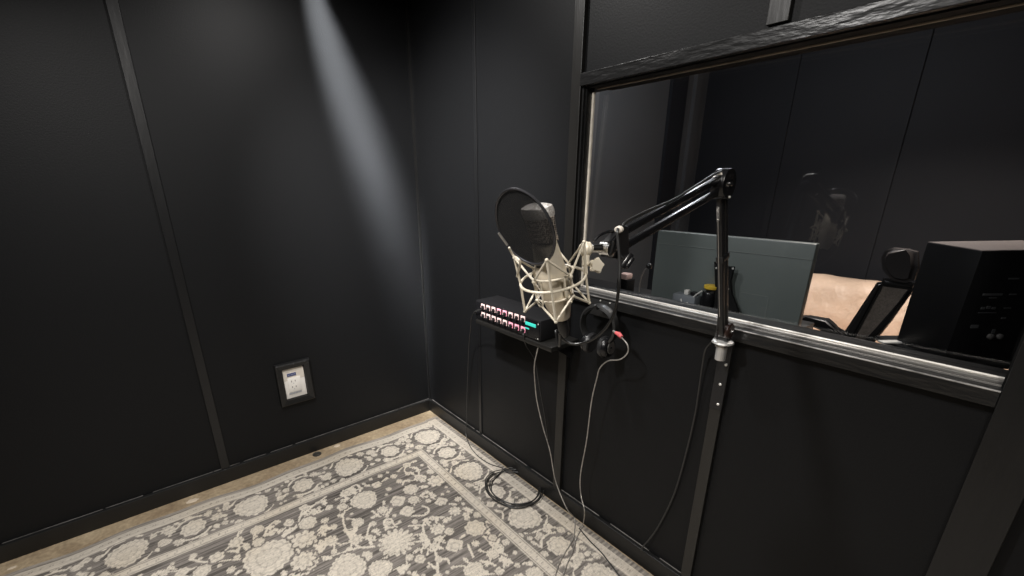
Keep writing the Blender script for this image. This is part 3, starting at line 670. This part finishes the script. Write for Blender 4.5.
# head joint
hj = JM-upd*.004
bm = NB(); prism(bm, [(-.024, -.012), (.016, -.030), (.046, -.030), (.050, .026), (.030, .030), (-.016, .014)], hj-nrm*.010, upd, wu, nrm, .020, .003); part('head_bracket', bm, M['black'], arm)
bm = NB(); lathe(bm, [(.010, -.012), (.0155, -.011), (.0155, .011), (.010, .012)], hj-upd*.010, nrm, 22); part('head_disc', bm, M['chrome'], arm)
bm = NB(); cyl(bm, hj-upd*.012, ball+(hj-ball).normalized()*.012, .0085, 16); part('head_stud', bm, M['chrome'], arm, 'chrome threaded stud')
bm = NB(); tube(bm, smooth_path([at(594, 241, DM), at(600, 235, DM), at(609, 231.5, DM+.01), at(617, 232, DM+.02)], 6), .0028, 7); part('head_cable_loop', bm, M['gloss'], arm)  # black cable loop over the head joint
kp = at(626.5, 261, DM+.03); tw = (_R*.8-_U*.55).normalized(); tv = _F.cross(tw).normalized()
bm = NB(); cyl(bm, at(618, 254, DM+.03), kp, .004, 10); part('tension_shaft', bm, M['black'], arm)
bm = NB(); box(bm, kp, .0055, .017, .0045, tw, tv, tw.cross(tv), .002); box(bm, kp+tw*.007, .004, .012, .006, tw, tv, tw.cross(tv), .002); part('tension_knob', bm, M['gloss'], arm)

bk = thing('mount_bracket', 'flat black bracket with pale screws holding the boom arm to the batten', 'bracket', (-.016, -1.862, .815))
prof = [(-.019, 0), (.019, 0), (.019, .235), (-.019, .235)]
bm = NB(); prism(bm, prof, (-.0145, -1.8735, .812), (0, 1, 0), (0, 0, 1), (-1, 0, 0), .005, .001); part('plate', bm, M['black'], bk)
bm = NB(); bx(bm, (-.085, JB.y-.013, JB.z-.026), (-.0192, JB.y+.013, JB.z-.0215), .001); part('tab', bm, M['alu'], bk, 'bright metal tab under the arm')
for q in ((726, 365), (720.3, 384.5), (718, 404.3)):
    p = on_x(*q, -.0195); bm = NB(); lathe(bm, [(.0045, 0), (.0045, .0012), (.003, .0028), (.001, .003)], p, (-1, 0, 0), 14); part('screw', bm, M['screw'], bk)

# ------------------------------------------------------------------ headphones on hanger under the window
hgp = thing('headphone_hanger', 'black hanger plate with two screws under the left end of the window', 'hanger', (-.03, -1.40, 1.02))
pc = on_x(603, 309, -.0275)
bm = NB(); box(bm, pc, .0015, .062, .032, bev=.0012); part('plate', bm, M['rubber'], hgp)
for q in ((600.5, 300.5), (610, 303)):
    p = on_x(*q, -.0290); bm = NB(); lathe(bm, [(.0032, 0), (.0028, .0018), (.001, .002)], p, (-1, 0, 0), 12); part('screw', bm, M['screw'], hgp)
HPC = on_x(600, 327, -.090)
topb = on_x(600.5, 304.5, -.090)
bm = NB(); tube(bm, smooth_path([pc+Vector((-.001, -.005, -.01)), topb+Vector((.035, 0, -.012)), topb+Vector((-.015, 0, -.012)), topb+Vector((-.032, 0, .004))], 6), .005, 8); part('hook', bm, M['black'], hgp)
hp = thing('headphones', 'black closed-back headphones hanging from the hook under the window', 'headphones', HPC-Vector((0, 0, .1)))
hu = Vector((.08, -1, 0)).normalized(); hw = Vector((1, .08, 0)).normalized()   # across the ears / front-back
hu = (hu+Vector((0, 0, .0))).normalized()
def hpt(a, r, f): return topb + Vector((0, 0, -.080)) + hu*(r*.96*math.sin(a)) + Vector((0, 0, 1))*(r*1.0*math.cos(a)) + hw*f
def band(rad, wid, th, a0, a1, n=28):
    bm = NB(); rings = []
    for i in range(n+1):
        a = a0+(a1-a0)*i/n; rings.append([hpt(a, rad-th, -wid), hpt(a, rad, -wid*.8), hpt(a, rad+th*.3, 0), hpt(a, rad, wid*.8), hpt(a, rad-th, wid), hpt(a, rad-th*1.3, 0)])
    return loft(bm, rings)
part('headband', band(.080, .017, .008, -2.5, 2.5), M['rubber'], hp)
part('band_pad', band(.0715, .014, .006, -1.1, 1.1), M['pads'], hp)
for s in (-1, 1):
    e = hpt(s*2.5, .076, 0); c = e + Vector((0, 0, -.016)) - hu*(s*.002)
    bm = NB(); tube(bm, smooth_path([e+Vector((0, 0, .004)), e+hu*(s*.010)+Vector((0, 0, -.012)), c+hu*(s*.018)], 5), .005, 8); part('yoke', bm, M['gloss'], hp)
    ax = (hu*s+Vector((0, 0, .12))).normalized()
    ec = part('ear_cup', lathe(NB(), [(.020, .017), (.030, .0155), (.0365, .010), (.0385, .003), (.0385, -.002)], c, ax, 28, 1., 1.), M['gloss'], hp)
    bm = NB(); lathe(bm, [(.0375, 0), (.041, -.004), (.0415, -.010), (.038, -.017), (.030, -.020), (.022, -.015)], c-ax*.002, ax, 28); part('ear_pad', bm, M['pads'], hp)
    bm = NB(); lathe(bm, [(.020, .0), (.0235, .0014), (.023, .0022), (.018, .001)], c+ax*.0165, ax, 24); part('cup_ring', bm, M['alu'], ec)

# ------------------------------------------------------------------ cables
def cable(name, pts, r, m, label, cat='cable', n=8, seg=7):
    bm = NB(); P = smooth_path(pts, n); tube(bm, P, r, seg); return solo(name, bm, m, P[-1], label, cat, smooth=180)
fz = .0125
cable('headphone_cable', [on_x(617.5, 334, -.10), on_x(622, 338, -.105), on_x(627.5, 345, -.11), on_x(627.5, 353, -.11), on_x(620, 359.5, -.11), on_x(608, 361, -.105), on_x(600, 368, -.10), on_x(597, 378, -.095), on_x(591.5, 402, -.09), on_x(586.7, 440, -.08), on_x(580.5, 475, -.075), on_x(581, 495, -.085), on_x(584.5, 511, -.11),
    on_z(583, 524, .028), on_z(579, 533, fz), on_z(576, 540, fz), on_z(572, 553, fz), on_z(566, 567, fz), on_z(560, 585, fz)], .0025, M['silver_cable'], 'silver cable with pink tape hanging from the headphones to the rug')
bm = NB(); tube(bm, [on_x(615.5, 332.5, -.10), on_x(619, 334.2, -.10), on_x(621.8, 337, -.104)], [.0055, .0085, .0065], 10)
tp = link('pink_tape', bm, M['pink'], base_of(bpy.data.objects['headphone_cable']), bpy.data.objects['headphone_cable']); tp['label'] = 'pink tape flag'
bm = NB(); tube(bm, [on_x(613.2, 330.8, -.10), on_x(615.6, 332.6, -.10)], .0045, 10)
link('plug', bm, M['alu'], base_of(bpy.data.objects['headphone_cable']), bpy.data.objects['headphone_cable'])
cable('signal_cable', [on_x(539.5, 340, -.150), on_x(538.8, 345, -.165), on_x(537, 352, -.17), on_x(534.5, 365, -.15), on_x(534.8, 380, -.12), on_x(537, 401, -.10), on_x(543, 427, -.09), on_x(550, 451, -.085), on_x(555.6, 481, -.08), on_x(566.5, 508, -.09), on_z(574.3, 518, .022),
    on_z(574.6, 530, fz), on_z(572.5, 540, fz), on_z(563, 556, fz), on_z(557, 570, fz), on_z(553, 588, fz)], .0025, M['silver_cable'], 'silver cable dropping from the mixer down past the dark coil to the rug')
# dark floor run ends near the baseboard
cable('floor_cable', [on_z(579, 528, fz), on_z(590, 541, fz), on_z(601, 552, fz), on_z(612, 566, fz), on_z(620, 577, fz), on_z(627, 592, fz)], .0028, M['rubber'], 'dark cable lying on the rug near the lower right of the baseboard')
# coil
cz = .013; cc = on_z(513, 488.5, cz); coil = []
qa, qb = on_z(487, 487, cz), on_z(540.5, 491, cz); qc, qd = on_z(512, 471.5, cz), on_z(514, 506, cz)
du, dv = (qb-qa)/2, (qd-qc)/2; cc = (qa+qb+qc+qd)/4
start = [on_x(482, 309, mxf-.015), on_x(475.5, 311, mxf-.020), on_x(471.5, 318, -.15), on_x(470.5, 330, -.10), on_x(469, 346, -.05), on_x(467.3, 385, -.030), on_x(466.4, 420, -.030), on_x(466, 434, -.040), on_z(470, 446, .014), on_z(478, 456, .0125), on_z(489, 463.5, .0125), on_z(502, 468, .013)]
N = 14*5
for i in range(N):
    a = -PI/2-.25+2*PI*i/14; w = 1+.022*math.sin(i*.45)+.02*math.cos(i*.9)+(-.10, .05, -.03, .10, .0)[i//14]
    coil.append(cc+(du*(.03, -.02, .05, .0, -.04)[i//14]+dv*(-.03, .02, .04, -.02, .0)[i//14])+du*(math.cos(a)*w)+dv*(math.sin(a)*w)+Vector((.003*math.sin(i*1.7), .003*math.cos(i*1.3), .0036*(i//14)+.0008)))
cable('coiled_cable', start+coil, .0025, M['rubber'], 'black cable running down from the mixer into a coil on the rug', n=6)
# mic cable along the boom
mc = [RC-A*.118, RC-A*.150+_F*.03, at(556, 331, DM+.10), at(562, 338, DM+.13), at(573, 344, DM+.13), at(588, 341.5, DM+.11), at(600, 334, DM+.08), at(610, 322, DM+.05), at(616, 306, DM+.03), at(619, 285, DM+.01), at(619.8, 262, DM+.005), at(618, 240, DM), at(617.5, 230, DM), at(622, 227, DM+.02)]
for t in (.12, .3, .5, .7, .88, .97): mc.append(JM.lerp(EL, t)+wu*(.030+.004*math.sin(t*9))+nrm*.002)
mc += [EL+wu*.030+upd*.012+nrm*-.004, EL+upd*.034-nrm*.010+wu*.012, EL+upd*.030-nrm*.020-wu*.030]
for t in (.2, .5, .8): mc.append(EL.lerp(JB, t)+wl*.014-nrm*.018)
mc += [JB+wl*.004-nrm*.024, on_x(706, 349, -.035), on_x(703, 362, -.022), on_x(699, 390, -.012), on_x(695, 415, -.010), on_x(687, 450, -.010), on_x(675, 492, -.010), on_x(662, 520, -.010), on_x(652, 536, -.014), on_x(643.5, 546, -.0265), on_x(641, 551, -.030)]
mcab = cable('microphone_cable', mc, .0031, M['rubber'], 'black cable looping from the microphone along the boom arm and down the wall', n=8)
for f, (q, d) in enumerate((((617.5, 229, ), DM), )):
    pass
for p in (at(619, 229.5, DM+.005), JM.lerp(EL, .955)+wu*.026+nrm*.002):
    bm = NB(); lathe(bm, [(.0062, -.004), (.0074, -.003), (.0074, .003), (.0062, .004)], p, upd, 16, 1.15, .9)
    o = link('cable_tie', bm, M['plate2'], base_of(mcab), mcab); o['label'] = 'pale cable tie'
cable('shelf_cable', [on_x(523, 331, -.180), on_x(523.5, 337, -.19), on_x(526, 345, -.16), on_x(531, 353, -.10), on_x(535.5, 363, -.04), on_x(539, 385, -.012), on_x(544, 412, -.010), on_x(548, 440, -.010)], .0022, M['rubber'], 'thin dark cable dropping under the mixer front close to the wall')

# ------------------------------------------------------------------ control room behind the glass
DZ = .985
desk = thing('control_desk', 'dark desk behind the window under the grey-green monitor', 'desk', (.55, -1.7, 0))
part('top', bx(NB(), (.20, -1.908, DZ-.04), (.60, -.55, DZ), .004), M['desk'], desk)
for x in (.25, .56):
    for y in (-1.86, -.65): part('leg', bx(NB(), (x-.025, y-.025, 0), (x+.025, y+.025, DZ-.04)), M['desk'], desk)
mon = thing('computer_monitor', 'grey-green back of a wide monitor standing on the desk behind the glass', 'monitor', (.45, -1.61, DZ))
part('back_shell', bx(NB(), (.440, -1.905, DZ+.004), (.475, -1.315, 1.295), .005), M['monitor'], mon)
part('seam', bx(NB(), (.4375, -1.900, 1.2405), (.441, -1.320, 1.2425)), M['monline'], mon)
bm = NB(); cxm, czm = -1.745, 1.045
for lo, hi in (((-.05, -.045), (.05, -.0435)), ((-.05, .0435), (.05, .045)), ((-.05, -.045), (-.0485, .045)), ((.0485, -.045), (.05, .045))):
    bx(bm, (.4385, cxm+lo[0], czm+lo[1]), (.4402, cxm+hi[0], czm+hi[1]))
part('mount_outline', bm, M['monline'], mon)
part('screen', bx(NB(), (.4752, -1.895, DZ+.014), (.477, -1.325, 1.285)), M['gloss'], mon)
part('foot', bx(NB(), (.40, -1.72, DZ), (.52, -1.50, DZ+.008), .003), M['desk'], mon)

stn = thing('tapered_plate', 'black tapered plate with pale round heads in front of the monitor back', 'stand', (.405, -1.66, DZ))
X0 = .405
pp = [on_x(*q, X0) for q in ((714, 262), (717, 266), (734, 267), (730, 281), (731, 294), (741, 318), (714, 314), (715, 285))]
o0 = Vector((X0, -1.66, DZ)); poly = [(p.y-o0.y, max(.0, p.z-o0.z)) for p in pp]
bm = NB(); prism(bm, poly, o0, (0, 1, 0), (0, 0, 1), (1, 0, 0), .012, .001); part('plate', bm, M['matte'], stn)  # flat dark tapered plate, pale dots follow
for q in ((716.5, 268), (733, 268.5), (728, 289), (727, 305)):
    p = on_x(*q, X0-.0005); part('screw', lathe(NB(), [(.0042, 0), (.0038, .002), (.001, .0025)], p, (-1, 0, 0), 10), M['screw'], stn)

gb = thing('interface_box', 'small grey box with a white plug and cable on the desk edge', 'box', (.40, -1.49, DZ))
b0, b1 = on_x(683, 304, .40), on_x(683, 291, .40); yb = b0.y
part('body', bx(NB(), (.39, yb-.052, DZ), (.45, yb+.045, DZ+.062), .004), M['greybox'], gb)
part('plug', bx(NB(), (.405, yb-.012, DZ+.062), (.425, yb+.006, DZ+.082), .003), M['plate'], gb, 'white plug')
part('cap', bx(NB(), (.405, yb-.046, DZ+.062), (.43, yb-.022, DZ+.078), .003), M['black'], gb)
cy_ = thing('pen_cup', 'small black cylinder with a yellow rim and silver top on the desk', 'cup', (.415, -1.585, DZ))
pc_ = on_x(706.8, 303, .415)
part('body', lathe(NB(), [(.024, 0), (.025, .004), (.027, .085), (.024, .090), (.022, .088)], (.415, pc_.y, DZ), (0, -.06, 1), 22), M['gloss'], cy_)
part('yellow_rim', lathe(NB(), [(.024, 0), (.027, .002), (.027, .012), (.022, .014)], (.415, pc_.y-.008, DZ+.104), (0, -.06, 1), 22), M['yellow'], cy_, 'yellow rim')
part('silver_top', lathe(NB(), [(.023, 0), (.024, .008), (.024, .013), (.018, .016)], (.415, pc_.y-.006, DZ+.089), (0, -.06, 1), 22), M['chrome'], cy_, 'silver band')
cable('white_cable', [on_x(681, 299, .388), on_x(682, 303, .38), on_x(685, 304, .38), on_x(690, 300.5, .40), on_x(696, 295, .392), on_x(702, 291, .388)], .0032, M['whitecable'], 'short white cable curving from the grey box to the black cylinder')
gn = thing('gooseneck_microphone', 'small gooseneck microphone with round head rising from the desk', 'microphone', (.45, -1.25, DZ))
g = [on_x(*q, .45) for q in ((639, 296), (639.5, 286), (641, 278), (644.5, 270.5), (649, 266))]; g[0].z = DZ
part('neck', tube(NB(), smooth_path(g, 6), .003, 8), M['alu'], gn)
part('head', sphere(NB(), g[-1], .014, 16), M['rubber'], gn)
part('base', lathe(NB(), [(.03, 0), (.03, .008), (.02, .014), (.004, .018)], (g[0].x, g[0].y, DZ), (0, 0, 1), 20), M['black'], gn)
tb = thing('tissue_pack', 'pale pink pack on a black block on the desk beside the window edge', 'pack', (.40, -1.2, DZ))
p = on_x(624.5, 276, .40)
part('pack', bx(NB(), (.385, p.y-.024, p.z-.014), (.43, p.y+.024, p.z+.012), .005), M['palepink'], tb)
part('block', bx(NB(), (.38, p.y-.032, DZ), (.44, p.y+.026, p.z-.014), .004), M['matte'], tb)

# speaker, turned
sa = math.radians(50); su = Vector((math.sin(sa), -math.cos(sa), 0)); sv = Vector((math.cos(sa), math.sin(sa), 0))
S1 = Vector((.455, -2.281, 0)); sw, sd, sh = .27, .172, 1.312-DZ
spk = thing('studio_monitor', 'large black studio speaker with rear labels behind the right end of the glass', 'speaker', S1+Vector((0, 0, DZ)))
cs = S1+su*sw/2+sv*sd/2
bm = NB(); box(bm, cs+Vector((0, 0, DZ+sh/2)), sw/2, sd/2, sh/2, su, sv, (0, 0, 1), .003); part('cabinet', bm, M['speaker'], spk)
bm = NB(); box(bm, cs+Vector((0, 0, DZ+sh+.0012)), sw/2-.002, sd/2-.002, .001, su, sv, (0, 0, 1)); part('lit_top', bm, M['speaklit'], spk, 'cabinet top with lamp light painted pale')
def mark(u, z, w, h, nm='label_print', m='print'):
    bm = NB(); box(bm, S1+su*u+Vector((0, 0, z))-sv*.001, w/2, .0008, h/2, su, sv, (0, 0, 1)); part(nm, bm, M[m], spk)
for u, z, w, h in ((.066, 1.190, .050, .006), (.070, 1.180, .020, .003), (.054, 1.150, .010, .007), (.068, 1.152, .010, .009), (.082, 1.150, .010, .007), (.070, 1.136, .046, .002), (.105, 1.235, .026, .004), (.118, 1.19, .018, .003), (.118, 1.15, .018, .003), (.118, 1.12, .012, .005), (.05, 1.095, .020, .010), (.105, 1.08, .008, .012)): mark(u, z, w, h)
for u in (.10, .125): 
    bm = NB(); lathe(bm, [(.008, 0), (.008, .006), (.005, .008)], S1+su*u+Vector((0, 0, 1.065))-sv*.0005, -sv, 14); part('input_socket', bm, M['slot'], spk)
sst = thing('speaker_stand', 'black post stand with a flat top plate under the studio speaker', 'stand', (cs.x, cs.y, 0))
bm = NB(); box(bm, Vector((cs.x, cs.y, DZ-.008))+sv*.02, sw/2+.02, sd/2+.04, .008, su, sv, (0, 0, 1), .002); part('top_plate', bm, M['matte'], sst)
part('post', cyl(NB(), (cs.x, cs.y, .02), (cs.x, cs.y, DZ-.016), .04), M['matte'], sst)
part('base_plate', box(NB(), (cs.x, cs.y, .0105), .16, .14, .010, su, sv, (0, 0, 1), .003), M['matte'], sst)
bm = NB()
pw = on_z(893, 341, DZ+.006)
bm.free(); bm = NB(); box(bm, pw-Vector((0, 0, .003)), .040, .012, .003, (.8, -.6, 0), (.6, .8, 0), (0, 0, 1), .001); solo('paper_card', bm, M['plate'], pw-Vector((0, 0, .006)), 'small white card lying beside the lower left of the studio speaker', 'card')

# couch
cou = thing('couch', 'tan leather couch along the far wall of the control room', 'couch', (2.5, -2.0, 0))
CXF = 2.30; zt = on_x(812, 280, CXF).z
def cushion(y0, y1):
    bm = NB(); n, m = 26, 16; rings = []
    for i in range(n+1):
        y = y0+(y1-y0)*i/n; f = min(1, min(i, n-i)/3); ring = []
        for k in range(m):
            t = k/m*2*PI; c, s = math.cos(t), math.sin(t)
            x = CXF+.13+.13*math.copysign(abs(c)**.6, c)*(.6+.4*f); z = .36+(zt-.36)/2+((zt-.36)/2)*math.copysign(abs(s)**.45, s)*(.85+.15*f)
            x += (.012*math.sin(y*13+z*9)+.010*math.sin(y*31-z*17)+.006*math.sin(z*40+y*9))*(c < 0)
            ring.append(Vector((x+(z-.4)*.22, y, z+.006*math.sin(y*22))))
        rings.append(ring)
    return loft(bm, rings)
part('back_cushion', cushion(-1.95, -.95), M['leather'], cou); part('back_cushion', cushion(-3.0, -1.96), M['leather'], cou)
part('seat', bx(NB(), (1.72, -3.0, .20), (2.40, -.95, .43), .05), M['leather'], cou)
part('back_frame', bx(NB(), (2.55, -3.05, .08), (2.86, -.90, zt-.05), .04), M['leather'], cou)
for y in (-.82, -3.14): part('armrest', bx(NB(), (1.72, y-.09, .08), (2.84, y+.09, .60), .05), M['leather'], cou)
for x in (1.8, 2.75):
    for y in (-.85, -3.1): part('leg', cyl(NB(), (x, y, 0), (x, y, .085), .025), M['chair'], cou)

# office chair
CHX = 1.45
def cp(px, py, X=CHX): return on_x(px, py, X)
och = thing('office_chair', 'black mesh-back office chair with headrest in front of the tan couch', 'chair', (1.5, -1.80, 0))
def slab(pts, th, m, nm, par, X=CHX, lean=.0, bev=.012):
    P = [cp(*q, X) for q in pts]; bm = NB()
    z0 = min(p.z for p in P)
    lo = [bm.verts.new(p+Vector((lean*(p.z-z0), 0, 0))) for p in P]; hi = [bm.verts.new(p+Vector((th+lean*(p.z-z0), 0, 0))) for p in P]
    f1 = bm.faces.new(lo[::-1]); f2 = bm.faces.new(hi); N = len(P)
    for i in range(N): bm.faces.new((lo[i], lo[(i+1) % N], hi[(i+1) % N], hi[i]))
    if bev: bmesh.ops.bevel(bm, geom=list({e for f in (f1, f2) for e in f.edges}), offset=bev, segments=3, affect='EDGES')
    return part(nm, bm, m, par)
slab(((880, 258), (884, 251), (892, 248.5), (906, 250), (916, 252.5), (917, 268), (913, 281), (904, 284), (890, 281), (881, 270)), .07, M['headrest'], 'headrest', och, CHX-.02, bev=.02)
slab(((876, 283), (884, 283), (852, 342), (836, 352), (841, 336)), .05, M['chair'], 'back_frame', och)
slab(((909, 287), (913, 290), (890, 322), (866, 352), (852, 352), (874, 330), (895, 306)), .05, M['chair'], 'back_frame', och)
slab(((882, 284.5), (912, 288), (896, 306), (872, 333), (858, 346), (848, 343), (864, 316)), .015, M['meshback'], 'mesh_back', och, CHX+.02, bev=.004)
slab(((882, 279), (914, 284), (911, 290), (880, 286)), .05, M['chair'], 'back_frame', och)
slab(((797, 316.5), (806, 317), (826, 320), (833, 326), (838, 334), (851, 346), (845, 352), (831, 339), (822, 328.5), (810, 325.5), (797, 321.5)), .06, M['chair'], 'armrest', och, CHX-.05, bev=.012)
ys = cp(850, 340).y
part('seat', bx(NB(), (1.30, ys-.22, .43), (1.80, ys+.27, .52), .035), M['chair'], och)
part('column', cyl(NB(), (1.55, ys, .12), (1.55, ys, .43), .03), M['chair'], och)
for k in range(5):
    a = 2*PI*k/5+.3; e = Vector((1.55+.29*math.cos(a), ys+.29*math.sin(a), .07))
    part('base_spoke', tube(NB(), [(1.55, ys, .13), e], [.028, .016], 8), M['chair'], och)
    part('caster', sphere(NB(), (e.x, e.y, .03), .03, 12), M['rubber'], och)

# battens on the control room walls
for i_, (q0, q1) in enumerate(((797, 922),)): pass
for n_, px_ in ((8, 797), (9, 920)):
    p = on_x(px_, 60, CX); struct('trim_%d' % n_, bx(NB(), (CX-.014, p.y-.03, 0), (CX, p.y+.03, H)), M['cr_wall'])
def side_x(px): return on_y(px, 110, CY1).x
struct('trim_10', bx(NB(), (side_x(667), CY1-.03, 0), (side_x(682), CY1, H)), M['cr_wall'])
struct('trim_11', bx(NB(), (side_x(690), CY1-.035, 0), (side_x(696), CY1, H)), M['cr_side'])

# ------------------------------------------------------------------ lights
def area(name, loc_, target, size, power, color=(1, 1, 1), spread=PI, shape='DISK', sy=None):
    l = bpy.data.lights.new(name, 'AREA'); l.shape = shape; l.size = size; l.energy = power; l.color = color; l.spread = spread
    if sy: l.size_y = sy
    o = bpy.data.objects.new(name, l); COL.objects.link(o); o.location = loc_
    o.rotation_euler = (Vector(target)-Vector(loc_)).to_track_quat('-Z', 'Y').to_euler(); return o
def spot(name, loc_, target, power, angle, blend, r=.03, color=(1, 1, 1)):
    l = bpy.data.lights.new(name, 'SPOT'); l.energy = power; l.spot_size = angle; l.spot_blend = blend; l.shadow_soft_size = r; l.color = color
    o = bpy.data.objects.new(name, l); COL.objects.link(o); o.location = loc_
    o.rotation_euler = (Vector(target)-Vector(loc_)).to_track_quat('-Z', 'Y').to_euler(); return o
WARM = (1, .95, .88); NEU = (1, .97, .94)
area('ceiling_light', (-1.75, -1.45, 2.58), (-1.35, -1.35, 0), .14, 33, NEU, spread=2.6)
area('ceiling_light', (-1.45, -2.75, 2.58), (-1.1, -2.0, 0), .14, 16, WARM, spread=2.35)
area('ceiling_light', (-.75, -.85, 2.58), (-.75, -.85, 0), .14, 18, NEU, spread=2.8)
area('wall_wash', (-.535, -.15, 2.60), (-.31, 0, 1.76), .24, 12, (.97, .99, 1), spread=.25)
spot('corner_fill_spot', (-1.35, -1.25, 2.48), (0, -.27, 1.15), 430, 1.10, 1.0, .05, NEU)  # added spot without a known fixture, brightens both walls near the corner
area('control_light', (1.2, -1.4, 2.45), (1.6, -1.5, 0), .4, 5, (.95, .96, 1), spread=PI)  # added fill for the dark back wall, no known lamp there
area('control_light', (1.55, -1.8, 2.5), (1.7, -1.8, .5), .3, 27, (1, .90, .80), spread=2.0)
l = bpy.data.lights.new('side_wall_fill', 'POINT'); l.energy = 20; l.shadow_soft_size = .12; l.color = (.95, .97, 1); o = bpy.data.objects.new('side_wall_fill', l); COL.objects.link(o); o.location = (1.25, -.85, 2.30)  # added point light, unseen source, lifts the control room's side wall
w = bpy.data.worlds.new('world'); scene.world = w; w.use_nodes = True
w.node_tree.nodes['Background'].inputs[0].default_value = (.02, .02, .022, 1); w.node_tree.nodes['Background'].inputs[1].default_value = .3
scene.view_settings.view_transform = 'Standard'
